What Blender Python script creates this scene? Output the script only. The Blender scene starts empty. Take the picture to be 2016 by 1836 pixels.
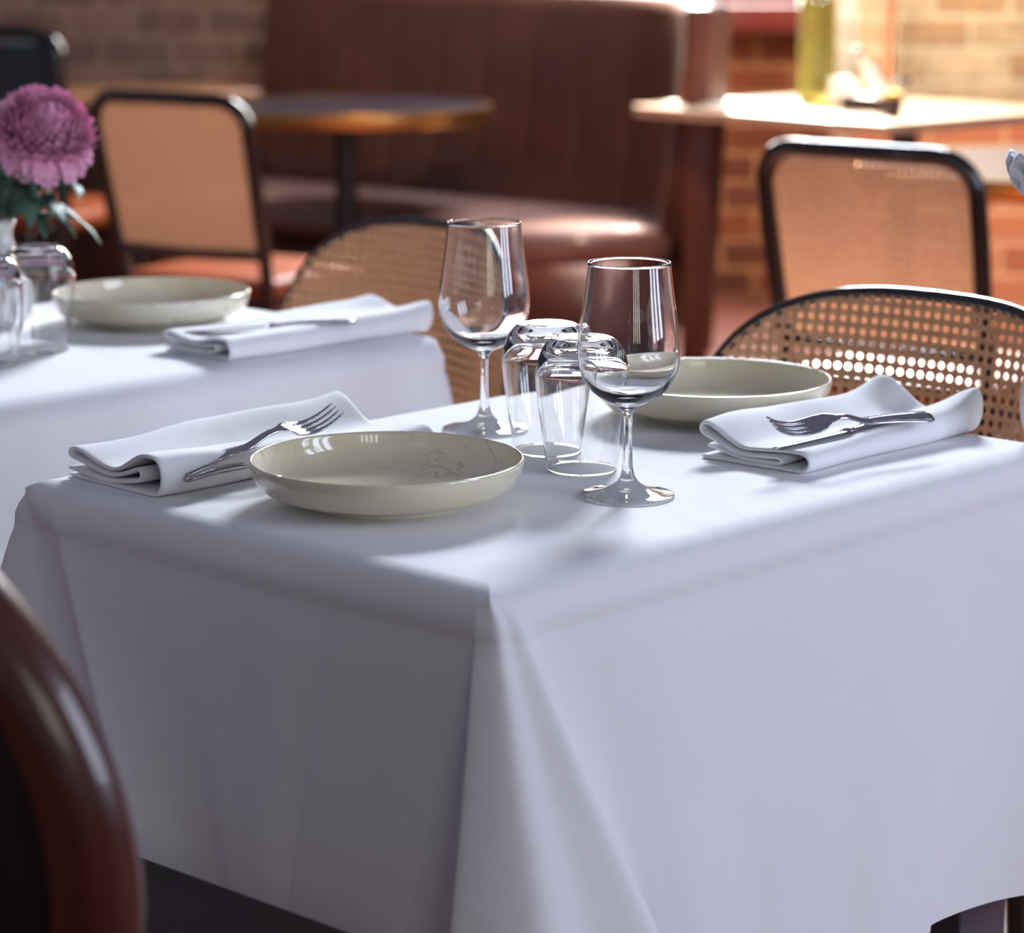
import bpy, bmesh, math, random
from mathutils import Vector, Matrix, Euler
from mathutils.noise import noise as pnoise
random.seed(7)
C = bpy.context.scene
COL = C.collection
PI = math.pi
# ------------------------------------------------------------------ camera
FPX = 5200.0; PITCH = math.radians(11.75); CAMZ = 1.27
cam = bpy.data.cameras.new('camera'); co = bpy.data.objects.new('camera', cam); COL.objects.link(co)
co.location = (0, 0, CAMZ); co.rotation_euler = (PI/2 - PITCH, 0, 0)
cam.sensor_fit = 'HORIZONTAL'; cam.sensor_width = 36; cam.lens = FPX/2016*36
cam.clip_start = .05; cam.clip_end = 100
cam.dof.use_dof = True; cam.dof.focus_distance = 2.44; cam.dof.aperture_fstop = 4.6
C.camera = co
def up(px, py, z):
    X = (px-1008)/FPX; U = (918-py)/FPX; c, s = math.cos(PITCH), math.sin(PITCH)
    d = Vector((X, c+U*s, -s+U*c)); return Vector((0, 0, CAMZ)) + d*((z-CAMZ)/d.z)
def upd(px, py, Y):
    X = (px-1008)/FPX; U = (918-py)/FPX; c, s = math.cos(PITCH), math.sin(PITCH)
    d = Vector((X, c+U*s, -s+U*c)); return Vector((0, 0, CAMZ)) + d*(Y/d.y)
# ------------------------------------------------------------------ world, lights, exposure
w = bpy.data.worlds.new('world'); C.world = w; w.use_nodes = True
w.node_tree.nodes['Background'].inputs[0].default_value = (.74, .76, 1.0, 1)
w.node_tree.nodes['Background'].inputs[1].default_value = .13
def area(name, loc, target, sx, sy, power, col, spread=180):
    l = bpy.data.lights.new(name, 'AREA'); l.shape = 'RECTANGLE'; l.size = sx; l.size_y = sy
    l.energy = power; l.color = col; l.spread = math.radians(spread)
    o = bpy.data.objects.new(name, l); COL.objects.link(o); o.location = loc
    o.rotation_euler = (Vector(target)-Vector(loc)).to_track_quat('-Z', 'Y').to_euler(); return o
area('daylight_back_window', (.56, 8.93, 1.80), (.56, 0, 1.80), 1.10, 1.62, 60, (1, .96, .9))
area('daylight_high_window', (1.0, 7.7, 3.3), (0, 2.6, .75), 1.5, .8, 300, (.82, .90, 1))
for i, yy in enumerate((.2, .95, 1.7)):
    area('daylight_side_window', (3.4, yy, 1.75), (0, yy+.6, .6), .42, 1.7, 15, (.72, .79, 1))
for i in range(4):
    xx = .9+.42*i
    area('daylight_front_window', (xx, -2.6, 1.75), (xx*.3, 2.6, .9), .13, 1.3, 2.4, (.95, 1, .86))
area('weak_fill_left_front', (-2.4, -1.6, 2.2), (-.3, 2.6, .6), 1.2, 1.2, 1.5, (.9, .86, 1))  # added weak fill from the left, no window there
def spot(name, loc, target, power, col, size, blend=.4, rad=.05):
    l = bpy.data.lights.new(name, 'SPOT'); l.energy = power; l.color = col; l.spot_size = math.radians(size)
    l.spot_blend = blend; l.shadow_soft_size = rad
    o = bpy.data.objects.new(name, l); COL.objects.link(o); o.location = loc
    o.rotation_euler = (Vector(target)-Vector(loc)).to_track_quat('-Z', 'Y').to_euler(); return o
spot('warm_sun_bounce_fill', (1.9, 6.0, 2.9), (1.45, 7.9, .7), 220, (1, .72, .48), 42)  # added spot for the warm sun bounce on the right wall, no fixture
spot('warm_spot_left', (-1.2, 6.2, 2.9), (-1.0, 8.8, 1.3), 60, (1, .74, .52), 60)  # unseen warm spot aimed at the left brick wall
spot('warm_spot_booth', (.3, 5.0, 2.9), (.2, 7.4, .5), 110, (1, .70, .48), 50)  # unseen warm spot aimed at the booth
spot('sunlight_through_window', (.60, 8.6, 2.5), (.72, 6.75, .78), 2600, (1, .95, .86), 42, .35, .12)
spot('warm_brick_fill', (1.0, 7.5, 2.3), (.85, 8.95, .55), 90, (1, .70, .48), 75)  # added fill that brightens the red brick beside the booth, no real lamp
C.view_settings.view_transform = 'Standard'; C.view_settings.look = 'None'
C.view_settings.gamma = 1; C.view_settings.exposure = 0.75; C.view_settings.use_curve_mapping = False
cy = C.cycles
cy.use_denoising = True; cy.max_bounces = 14; cy.transparent_max_bounces = 24; cy.transmission_bounces = 12
cy.caustics_refractive = True; cy.caustics_reflective = False; cy.sample_clamp_indirect = 6

# ------------------------------------------------------------------ materials
def lin(h):
    v = [int(h[i:i+2], 16)/255 for i in (0, 2, 4)]
    return tuple((x/12.92 if x <= .04045 else ((x+.055)/1.055)**2.4) for x in v)+(1,)
class NT:
    def __init__(s, name):
        s.m = bpy.data.materials.new(name); s.m.use_nodes = True; s.t = s.m.node_tree
        s.b = s.t.nodes['Principled BSDF']; s.out = s.t.nodes['Material Output']
    def n(s, typ, **kw):
        nd = s.t.nodes.new(typ)
        for k, v in kw.items(): setattr(nd, k, v)
        return nd
    def l(s, a, b): s.t.links.new(a, b)
    def coord(s, kind='Object', scale=(1, 1, 1), rot=(0, 0, 0)):
        tc = s.n('ShaderNodeTexCoord'); mp = s.n('ShaderNodeMapping')
        s.l(tc.outputs[kind], mp.inputs[0]); mp.inputs['Scale'].default_value = scale; mp.inputs['Rotation'].default_value = rot
        return mp.outputs[0]
    def noise(s, vec, scale, detail=4, rough=.5, dist=0):
        t = s.n('ShaderNodeTexNoise'); s.l(vec, t.inputs['Vector'])
        t.inputs['Scale'].default_value = scale; t.inputs['Detail'].default_value = detail
        t.inputs['Roughness'].default_value = rough; t.inputs['Distortion'].default_value = dist
        return t.outputs['Fac']
    def ramp(s, fac, stops):
        r = s.n('ShaderNodeValToRGB'); s.l(fac, r.inputs[0]); e = r.color_ramp.elements
        while len(e) < len(stops): e.new(.5)
        for q, (p, c) in zip(e, stops): q.position = p; q.color = c
        return r.outputs[0]
    def mix(s, fac, a, b, mode='MIX'):
        m = s.n('ShaderNodeMix', data_type='RGBA', blend_type=mode)
        for sock, v in ((m.inputs[0], fac), (m.inputs[6], a), (m.inputs[7], b)):
            if hasattr(v, 'is_linked'): s.l(v, sock)
            else: sock.default_value = v
        return m.outputs[2]
    def math(s, op, a, b=None, c=None):
        m = s.n('ShaderNodeMath', operation=op)
        for i, v in enumerate((a, b, c)):
            if v is None: continue
            if hasattr(v, 'is_linked'): s.l(v, m.inputs[i])
            else: m.inputs[i].default_value = v
        return m.outputs[0]
    def bump(s, h, strength=.3, dist=.001):
        b = s.n('ShaderNodeBump'); b.inputs['Strength'].default_value = strength; b.inputs['Distance'].default_value = dist
        s.l(h, b.inputs['Height']); s.l(b.outputs[0], s.b.inputs['Normal']); return b
    def set(s, **kw):
        for k, v in kw.items():
            i = s.b.inputs[k.replace('_', ' ')]
            if hasattr(v, 'is_linked'): s.l(v, i)
            else: i.default_value = v
        return s
def simple(name, col, rough=.5, metal=0, var=.12, nscale=12, coat=0, bump=0, bscale=200, spec=.5):
    s = NT(name); v = s.coord(); base = lin(col)
    dk = tuple(c*(1-var) for c in base[:3])+(1,); lt = tuple(min(1, c*(1+var)) for c in base[:3])+(1,)
    s.set(Base_Color=s.ramp(s.noise(v, nscale), [(.3, dk), (.7, lt)]), Roughness=rough, Metallic=metal, Coat_Weight=coat)
    s.b.inputs['Specular IOR Level'].default_value = spec
    if bump: s.bump(s.noise(v, bscale, 3), bump, .0006)
    return s.m
M = {}
def mat_cloth(name, col, wr=.35):
    s = NT(name); v = s.coord()
    s.set(Base_Color=lin(col), Roughness=.85, Sheen_Weight=.15); s.b.inputs['Specular IOR Level'].default_value = .25
    big = s.noise(v, 7, 3, .5, .6)
    fine = s.noise(v, 900, 2)
    wa = s.n('ShaderNodeTexWave', wave_type='BANDS', bands_direction='X'); s.l(v, wa.inputs['Vector'])
    wa.inputs['Scale'].default_value = 260; wa.inputs['Distortion'].default_value = 1.5
    h = s.math('ADD', s.math('MULTIPLY', big, 5.0*wr), s.math('MULTIPLY', fine, .05))
    h = s.math('ADD', h, s.math('MULTIPLY', wa.outputs['Fac'], .008))
    s.bump(h, .5, .004); return s.m
M['cloth'] = mat_cloth('white_table_linen', 'f2f1f4')
M['napkin'] = mat_cloth('white_napkin_linen', 'f5f4f6', .12)
def mat_glass(name, thin):
    s = NT(name); t = s.t
    if thin:
        tr = s.n('ShaderNodeBsdfTransparent'); gl = s.n('ShaderNodeBsdfGlossy'); gl.inputs['Roughness'].default_value = 0.01
        tr.inputs[0].default_value = (.985, .985, .992, 1)
        lw = s.n('ShaderNodeLayerWeight'); lw.inputs[0].default_value = .5
        fr = s.math('MULTIPLY_ADD', s.math('POWER', lw.outputs['Facing'], 5), .96, .04)
        mx = s.n('ShaderNodeMixShader'); s.l(fr, mx.inputs[0]); s.l(tr.outputs[0], mx.inputs[1]); s.l(gl.outputs[0], mx.inputs[2])
        s.l(mx.outputs[0], s.out.inputs[0])
    else:
        s.set(Base_Color=(1, 1, 1, 1), Roughness=0.0, IOR=1.5, Transmission_Weight=1.0)
    return s.m
M['thin'] = mat_glass('thin_clear_glass', True); M['glass'] = mat_glass('thick_clear_glass', False)
def mat_ceramic():
    s = NT('cream_marbled_glaze'); v = s.coord(scale=(1, 1, 2.5))
    n1 = s.noise(v, 9, 6, .55, 2.2)
    veins = s.ramp(n1, [(.475, (0, 0, 0, 1)), (.5, (1, 1, 1, 1)), (.525, (0, 0, 0, 1))])
    n2 = s.noise(v, 5, 3)
    base = s.ramp(n2, [(.3, lin('d9cfae')), (.7, lin('f0ead8'))])
    f = s.math('MULTIPLY', veins, s.ramp(s.noise(v, 6, 2), [(.48, (0, 0, 0, 1)), (.68, (.55, .55, .55, 1))]))
    s.set(Base_Color=s.mix(f, base, lin('8d8062')), Roughness=.12, Coat_Weight=.6, Coat_Roughness=.04)
    return s.m
M['ceramic'] = mat_ceramic()
def mat_cane(name, pitch, hole, ca='c49a78', cb='ae8466', cc='a07a5e', cd='d2a888'):
    s = NT(name); tc = s.n('ShaderNodeTexCoord'); sp = s.n('ShaderNodeSeparateXYZ'); s.l(tc.outputs['UV'], sp.inputs[0])
    def cell(o): return s.math('ABSOLUTE', s.math('SUBTRACT', s.math('FRACT', s.math('DIVIDE', o, pitch)), .5))
    a, b = cell(sp.outputs[0]), cell(sp.outputs[1])
    d = s.math('MAXIMUM', s.math('MAXIMUM', a, b), s.math('MULTIPLY', s.math('ADD', a, b), .72))
    hol = s.math('LESS_THAN', d, hole)
    edge = s.ramp(d, [(hole, lin('6b4a34')), (hole+.08, lin(ca)), (.5, lin(cb))])
    n = s.noise(s.coord('UV'), 90, 4)
    col = s.mix(.5, edge, s.ramp(n, [(.3, lin(cc)), (.7, lin(cd))]), 'MIX')
    # strands
    di = s.math('SINE', s.math('MULTIPLY', s.math('ADD', sp.outputs[0], sp.outputs[1]), 2*PI/pitch*4))
    dj = s.math('SINE', s.math('MULTIPLY', s.math('SUBTRACT', sp.outputs[0], sp.outputs[1]), 2*PI/pitch*4))
    s.bump(s.math('ADD', s.math('ADD', di, dj), s.math('MULTIPLY', s.math('SMOOTH_MIN', d, .35, .05), 8)), .6, .0006)
    s.set(Base_Color=col, Roughness=.42, Alpha=s.math('SUBTRACT', 1, hol))
    tl = s.n('ShaderNodeBsdfTranslucent'); s.l(col, tl.inputs[0]); m1 = s.n('ShaderNodeMixShader'); m1.inputs[0].default_value = .2
    tp = s.n('ShaderNodeBsdfTransparent'); m2 = s.n('ShaderNodeMixShader'); s.l(hol, m2.inputs[0]); s.l(tl.outputs[0], m2.inputs[1]); s.l(tp.outputs[0], m2.inputs[2])
    s.l(s.b.outputs[0], m1.inputs[1]); s.l(m2.outputs[0], m1.inputs[2]); s.l(m1.outputs[0], s.out.inputs[0]); return s.m
M['cane'] = mat_cane('woven_rattan_cane', .0135, .30, 'd8a67c', 'c4926a', 'b58660', 'e4b68c')
M['cane_fine'] = mat_cane('fine_woven_rattan_cane', .0120, .17, 'd09470', 'b87c5a', 'a8704e', 'd89c78')
M['bentwood'] = simple('dark_lacquered_bentwood', '1d100b', .16, coat=.7, var=.25)
M['mahogany'] = simple('dark_red_mahogany', '44190f', .28, coat=.4, var=.35, nscale=6)
M['dark_seat'] = simple('dark_stained_timber_seat', '241416', .55, var=.4, nscale=9, spec=.3)
M['seat_leather'] = simple('orange_tan_leather', '96451c', .5, coat=.0, bump=.2)
M['booth'] = simple('brown_booth_leather', '4d2e20', .42, var=.25, nscale=4, bump=.3, bscale=120, spec=.6)
M['booth_seat'] = simple('sheen_lightened_booth_leather', '80625a', .24, coat=.4, var=.15, nscale=4, bump=.2)  # window sheen on the brown seat leather put into a paler base colour
M['booth_base'] = simple('red_brown_booth_plinth', '54291a', .4, var=.3, nscale=5)
M['tabletop_dark'] = simple('dark_stone_laminate', '2e2a30', .22, var=.15)
M['brass'] = simple('brushed_brass_edge', 'c08a4c', .32, 1, var=.1)
M['iron'] = simple('black_cast_iron', '232024', .45, var=.2)
M['bar_top'] = simple('honey_varnished_oak', '9a6c48', .22, coat=.6, var=.2, nscale=5)
M['window_top'] = simple('glare_lightened_varnished_oak', 'c9ab8c', .38, coat=1, var=.12, nscale=5)  # oak lightened in its base colour to carry the window glare
M['steel'] = simple('polished_stainless_steel', 'b9b6bd', .10, 1, var=.03)
M['teal'] = simple('dark_teal_upholstery', '2f3b40', .6, var=.12)
M['leg_grey'] = simple('grey_painted_table_leg', '5a5260', .45)
M['sill'] = simple('oxblood_painted_timber', '6e1f20', .35, coat=.3)
M['copper'] = simple('polished_copper_pipe', 'e0a080', .38, 1)
M['petal'] = simple('mauve_pink_petal', 'eaa6c6', .6, var=.2, nscale=60)
M['petal_white'] = simple('white_petal', 'eef0f4', .6, var=.05)
M['leaf'] = simple('blue_green_leaf', '3b5648', .62, var=.35, nscale=30)
M['white_ceramic'] = simple('white_glazed_porcelain', 'e8e6e4', .12, coat=.6, var=.03)
M['paper'] = simple('white_menu_card', 'f4efe4', .5, var=.03)
M['red_cap'] = simple('red_plastic_cap', 'a8402c', .4)
M['yellow'] = simple('mustard_yellow_label', 'c89a1e', .5)
M['olive'] = simple('olive_green_glass', '6c6a2c', .12, var=.1); M['dark_tray'] = simple('dark_caddy_wood', '2c1a12', .4)
M['plaster'] = simple('warm_white_plaster', 'b0a08c', .8)
nt = NT('tinted_olive_bottle_glass'); nt.set(Base_Color=lin('a8a45a'), Roughness=.03, Transmission_Weight=.75, IOR=1.45); M['olive'] = nt.m
def mat_brick(name, c1, c2, mortar, split=None, low=None):
    s = NT(name); tc = s.n('ShaderNodeTexCoord'); sp = s.n('ShaderNodeSeparateXYZ'); s.l(tc.outputs['Object'], sp.inputs[0])
    cb = s.n('ShaderNodeCombineXYZ'); s.l(s.math('ADD', sp.outputs[0], sp.outputs[1]), cb.inputs[0]); s.l(sp.outputs[2], cb.inputs[1])
    bt = s.n('ShaderNodeTexBrick'); s.l(cb.outputs[0], bt.inputs['Vector'])
    bt.inputs['Scale'].default_value = 1; bt.inputs['Brick Width'].default_value = .23; bt.inputs['Row Height'].default_value = .098
    bt.inputs['Mortar Size'].default_value = .011; bt.inputs['Mortar Smooth'].default_value = .3; bt.inputs['Bias'].default_value = -.1
    bt.inputs['Color1'].default_value = lin(c1); bt.inputs['Color2'].default_value = lin(c2); bt.inputs['Mortar'].default_value = lin(mortar)
    n = s.noise(tc.outputs['Object'], 14, 6, .6)
    col = s.mix(.55, bt.outputs['Color'], s.ramp(n, [(.3, (.35, .35, .35, 1)), (.7, (1.0, 1.0, 1.0, 1))]), 'MULTIPLY')
    if split:
        b2 = s.n('ShaderNodeTexBrick'); s.l(cb.outputs[0], b2.inputs['Vector'])
        for k in ('Scale', 'Brick Width', 'Row Height', 'Mortar Size', 'Mortar Smooth'): b2.inputs[k].default_value = bt.inputs[k].default_value
        b2.inputs['Color1'].default_value = lin(low[0]); b2.inputs['Color2'].default_value = lin(low[1]); b2.inputs['Mortar'].default_value = lin(low[2])
        z = s.math('ADD', sp.outputs[2], s.math('MULTIPLY', n, .06))
        col = s.mix(s.math('GREATER_THAN', z, split), b2.outputs['Color'], col)
    s.set(Base_Color=col, Roughness=.85)
    s.bump(s.math('ADD', s.math('MULTIPLY', bt.outputs['Fac'], -1.0), s.math('MULTIPLY', n, .5)), .8, .008)
    return s.m
M['brick'] = mat_brick('red_brown_brick', '8e5138', '6a4030', 'b98a66')
M['brick_dark'] = mat_brick('greyish_brown_brick', '85685a', '57443c', '8f7766')  # duller, greyer brown than the red brick
M['brick_pale'] = mat_brick('limewashed_brick', 'a98c68', 'c4b696', 'c9bf9f', .74, ('a8644a', 'bf7e5a', 'cfa07a'))
def mat_floor():
    s = NT('terracotta_parquet'); v = s.coord(rot=(0, 0, math.radians(46)))
    bt = s.n('ShaderNodeTexBrick'); s.l(v, bt.inputs['Vector']); bt.inputs['Scale'].default_value = 1
    bt.inputs['Brick Width'].default_value = .6; bt.inputs['Row Height'].default_value = .09; bt.inputs['Mortar Size'].default_value = .003
    bt.inputs['Color1'].default_value = lin('8a5344'); bt.inputs['Color2'].default_value = lin('5f3428'); bt.inputs['Mortar'].default_value = lin('2b1612')
    s.set(Base_Color=s.mix(.5, bt.outputs['Color'], s.ramp(s.noise(v, 20, 5), [(.3, (.5, .5, .5, 1)), (.7, (1.1, 1.1, 1.1, 1))]), 'MULTIPLY'), Roughness=.6)
    return s.m
M['floor'] = mat_floor()
# ------------------------------------------------------------------ mesh helpers
def obj(name, bm, mat, parent=None, smooth=True, loc=None, rot=None):
    me = bpy.data.meshes.new(name); bmesh.ops.recalc_face_normals(bm, faces=bm.faces[:]); bm.to_mesh(me); bm.free()
    for m in (mat if isinstance(mat, (list, tuple)) else [mat]): me.materials.append(M[m])
    if smooth: me.shade_smooth()
    o = bpy.data.objects.new(name, me); COL.objects.link(o)
    if loc is not None: o.location = loc
    if rot is not None: o.rotation_euler = rot
    if parent: o.parent = parent
    return o
def auto(o, ang=40):
    me = o.data; bm = bmesh.new(); bm.from_mesh(me)
    for e in bm.edges:
        if len(e.link_faces) == 2 and e.calc_face_angle(0) > math.radians(ang): e.smooth = False
    bm.to_mesh(me); bm.free(); return o
def tag(o, label, cat, group=None):
    o['label'] = label; o['category'] = cat
    if group: o['group'] = group
    return o
def thing(name, label, cat, loc=(0, 0, 0), rz=0, group=None):
    o = bpy.data.objects.new(name, None); COL.objects.link(o); o.location = loc; o.rotation_euler = (0, 0, rz)
    o.empty_display_size = .1; return tag(o, label, cat, group)
def struct(o): o['kind'] = 'structure'; return o
def dup(root, loc, rz, label):
    r = root.copy(); COL.objects.link(r); r.location = loc; r.rotation_euler = (0, 0, rz); r['label'] = label
    for ch in list(root.children):
        c = ch.copy(); COL.objects.link(c); c.parent = r
        for g in ch.children:
            d = g.copy(); COL.objects.link(d); d.parent = c
    return r
def box(bm, c, s, rz=0, bevel=0):
    r = bmesh.ops.create_cube(bm, size=1); vs = r['verts']
    m = Matrix.Translation(Vector(c)) @ Matrix.Rotation(rz, 4, 'Z') @ Matrix.Diagonal((s[0], s[1], s[2], 1))
    bmesh.ops.transform(bm, matrix=m, verts=vs)
    if bevel:
        es = list({e for v in vs for e in v.link_edges})
        bmesh.ops.bevel(bm, geom=es, offset=bevel, segments=3, affect='EDGES', profile=.5)
    return bm
def boxobj(name, c, s, mat, parent=None, rz=0, bevel=.003):
    return auto(obj(name, box(bmesh.new(), c, s, rz, bevel), mat, parent))
def lathe(prof, seg=64, mats=None):
    bm = bmesh.new(); rings = []
    for r, z in prof:
        if r < 1e-6: rings.append([bm.verts.new((0, 0, z))])
        else: rings.append([bm.verts.new((r*math.cos(2*PI*i/seg), r*math.sin(2*PI*i/seg), z)) for i in range(seg)])
    for k in range(len(rings)-1):
        a, b = rings[k], rings[k+1]
        for i in range(seg):
            j = (i+1) % seg
            if len(a) == 1 and len(b) == 1: continue
            if len(a) == 1: f = bm.faces.new((a[0], b[i], b[j]))
            elif len(b) == 1: f = bm.faces.new((a[i], a[j], b[0]))
            else: f = bm.faces.new((a[i], a[j], b[j], b[i]))
            if mats: f.material_index = mats[k]
    bmesh.ops.remove_doubles(bm, verts=bm.verts[:], dist=1e-6)
    return bm
def smooth_pts(pts, n=6, closed=False):
    out = []; N = len(pts); pts = [Vector(p) for p in pts]
    for i in range(N if closed else N-1):
        p0 = pts[(i-1) % N] if closed or i > 0 else pts[0]
        p1 = pts[i]; p2 = pts[(i+1) % N]
        p3 = pts[(i+2) % N] if closed or i+2 < N else pts[-1]
        for k in range(n):
            t = k/n
            out.append(.5*((2*p1)+(p2-p0)*t+(2*p0-5*p1+4*p2-p3)*t*t+(3*p1-p0-3*p2+p3)*t**3))
    if not closed: out.append(pts[-1])
    return out
def tube(bm, path, rad, seg=12, closed=False, flat=None, cap=True):
    """sweep an ellipse along path; rad number, list or (a,b) list; flat=(a,b) multipliers"""
    n = len(path); rings = []; prev = None
    for i, p in enumerate(path):
        if closed: t = (path[(i+1) % n]-path[i-1]).normalized()
        else: t = (path[min(i+1, n-1)]-path[max(i-1, 0)]).normalized()
        if prev is None:
            a = Vector((0, 0, 1)) if abs(t.z) < .9 else Vector((0, 1, 0))
            nrm = (a - t*a.dot(t)).normalized()
        else: nrm = (prev - t*prev.dot(t)).normalized()
        prev = nrm; bn = t.cross(nrm)
        r = rad[i] if isinstance(rad, (list, tuple)) else rad
        fa, fb = flat or (1, 1)
        rings.append([bm.verts.new(p + nrm*(r*fa*math.cos(2*PI*k/seg)) + bn*(r*fb*math.sin(2*PI*k/seg))) for k in range(seg)])
    m = n if closed else n-1
    for i in range(m):
        a, b = rings[i], rings[(i+1) % n]
        for k in range(seg): bm.faces.new((a[k], a[(k+1) % seg], b[(k+1) % seg], b[k]))
    if not closed and cap: bm.faces.new(rings[0]); bm.faces.new(rings[-1][::-1])
    return bm
def grid(bm, rows, closed=False):
    vs = [[bm.verts.new(p) for p in r] for r in rows]
    for i in range(len(vs)-1):
        n = len(vs[i])
        for k in range(n if closed else n-1):
            bm.faces.new((vs[i][k], vs[i][(k+1) % n], vs[i+1][(k+1) % n], vs[i+1][k]))
    return vs
def sstep(t): t = max(0, min(1, t)); return t*t*(3-2*t)
def lerp(a, b, t): return a+(b-a)*t
# ------------------------------------------------------------------ room
FX0, FX1 = -4.2, 3.8
WY = 8.95
struct(boxobj('floor', ((FX0+FX1)/2, 3.6, -.05), (FX1-FX0+.6, 12, .1), 'floor', bevel=0))
wx0, wx1, wz0, wz1 = -.02, 1.14, .985, 2.62
bm = bmesh.new()
box(bm, ((FX0+wx0)/2, WY+.15, 1.6), (wx0-FX0, .3, 3.2)); box(bm, ((wx1+FX1)/2, WY+.15, 1.6), (FX1-wx1, .3, 3.2))
box(bm, ((wx0+wx1)/2, WY+.15, wz0/2), (wx1-wx0, .3, wz0)); box(bm, ((wx0+wx1)/2, WY+.15, (wz1+3.2)/2), (wx1-wx0, .3, 3.2-wz1))
struct(obj('wall_back', bm, 'brick', smooth=False))
# left part of the back wall, a darker brick pier in front of it
struct(boxobj('wall_left', ((FX0-.45)/2-.12, WY-.06, 1.6), (-.57-FX0+.0, .12, 3.2), 'brick_dark', bevel=0))
struct(boxobj('wall_right', (2.42, 8.65, 1.6), (2.76, 1.2, 3.2), 'brick_pale', bevel=0))
struct(boxobj('trim_1', (-2.45, WY-.15, .33), (3.4, .06, .66), 'mahogany', bevel=.01))
win = bmesh.new()
for a in ((wx0+.03, .06), (wx1-.03, .06), ((wx0+wx1)/2, .04)): box(win, (a[0], WY+.04, (wz0+wz1)/2), (a[1], .07, wz1-wz0))
for z in (wz0+.03, wz1-.03): box(win, ((wx0+wx1)/2, WY+.04, z), (wx1-wx0, .066, .06))
wf = struct(obj('window_1', win, 'sill', smooth=False))
boxobj('window_sill', ((wx0+wx1)/2, WY-.03, wz0-.045), (wx1-wx0+.12, .16, .09), 'sill', wf, bevel=.008)
boxobj('window_pane', ((wx0+wx1)/2, WY+.05, (wz0+wz1)/2), (wx1-wx0-.1, .006, wz1-wz0-.1), 'thin', wf, bevel=0)
# ------------------------------------------------------------------ table frames
TA = math.radians(46.3)
u = Vector((math.cos(TA), math.sin(TA), 0)); v = Vector((-math.sin(TA), math.cos(TA), 0))
NA = up(965, 1172, .75); TZ = .75
def A(U, V, z=TZ): q = NA + u*U + v*V; q.z = z; return q
RB = up(830, 655, .75) + v*(-.03) + u*.015
def B(U, V, z=TZ): q = RB + u*U + v*V; q.z = z; return q
TL, TW = .84, .63
def cloth_mesh(corner_fn, L, W, drop, seed):
    """cloth draped over a table; local x along length, y across, origin at the near corner"""
    # perimeter as list of (plan point top, plan point at hem)
    r = .030
    sides = []
    per = []   # (P0, P1) control, in order counter-clockwise starting from corner 0
    corners = [Vector((0, 0)), Vector((L, 0)), Vector((L, W)), Vector((0, W))]
    for c in range(4):
        a, b = corners[c], corners[(c+1) % 4]; d = (b-a).normalized(); nrm = Vector((d.y, -d.x)); ln = (b-a).length
        nb = 3 + int(ln/.2); rnd = random.Random(seed*10+c)
        cf = corner_fn(c)   # list of (along, out0, out1, side) near corner, along measured along outgoing side; negative = on incoming side
        for (al0, ou0, al1, ou1) in cf:
            din = (a-corners[c-1]).normalized(); nin = Vector((din.y, -din.x))
            def pt(al, ou):
                if al >= 0: return a + d*al + nrm*ou
                return a + din*al + nin*ou
            if abs(al0) < 1e-4: p0 = a + (nrm+nin)*ou0*.7
            else: p0 = pt(al0, ou0)
            if abs(al1) < 1e-4: p1 = a + (nrm+nin)*ou1*.7
            else: p1 = pt(al1, ou1)
            if abs(al0) < .03: p0 = p0 + ((corners[2] if c == 0 else corners[(c+2) % 4])-a).normalized()*(.03-abs(al0))*.38
            per.append((p0, p1))
        for k in range(1, nb):
            t = (k-1)/(nb-2) if nb > 2 else .5; al = (.27+(ln-.54)*t) if c != 3 else .35+.03*t; al0_ = .19+(ln-.38)*t
            wob = rnd.uniform(-.006, .010)
            per.append((a+d*al0_, a+d*al+nrm*(.022+wob)))
    P0 = smooth_pts([(p[0].x, p[0].y, 0) for p in per], 8, True); P1 = smooth_pts([(p[1].x, p[1].y, 0) for p in per], 8, True)
    cen = Vector((L/2, W/2, 0)); n = len(P0); rows = []
    # top: shrink rings
    cl = lambda p, m: Vector((min(max(p.x, m), L-m), min(max(p.y, m), W-m), 0))
    for s in (0.02, .15, .3, .45, .6, .75, .88, .95):
        rows.append([cen + (cl(p, r)-cen)*s for p in P0])
    prof = [(-r, 0), (-r*.8, -.0006), (-r*.55, -.0030), (-r*.3, -.0075), (-r*.1, -.0145), (0.000, -.023), (.0015, -.032), (-.0005, -.040), (-.0015, -.047), (.000, -.06)]
    nrmls = []
    for i in range(n):
        e = (P0[(i+1) % n]-P0[i-1]); q = Vector((e.y, -e.x, 0)); nrmls.append(q.normalized() if q.length > 1e-9 else Vector((1, 0, 0)))
    for ox, dz in prof:
        k = (-dz)/drop
        row = []
        for i in range(n):
            base = P0[i]
            if dz > -.0151:
                q = cl(base, -ox) if ox < 0 else base
                q = q.copy()
            else:
                q = base.lerp(P1[i], k**1.05) + nrmls[i]*ox
            q.z = dz; row.append(q)
        rows.append(row)
    steps = 26
    for j in range(1, steps+1):
        k = lerp(.075/drop, 1, j/steps); row = []
        for i in range(n):
            q = P0[i].lerp(P1[i], k**1.05); q.z = -drop*k
            wv = pnoise(Vector((P0[i].x*5+seed, P0[i].y*5, k*1.2)))*.010*k + pnoise(Vector((P0[i].x*14+seed, P0[i].y*14, k*2)))*.0025*k
            q = q + nrmls[i]*wv; row.append(q)
        rows.append(row)
    bm = bmesh.new(); vs = grid(bm, rows, True); bm.faces.new(vs[0])
    return bm
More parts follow.
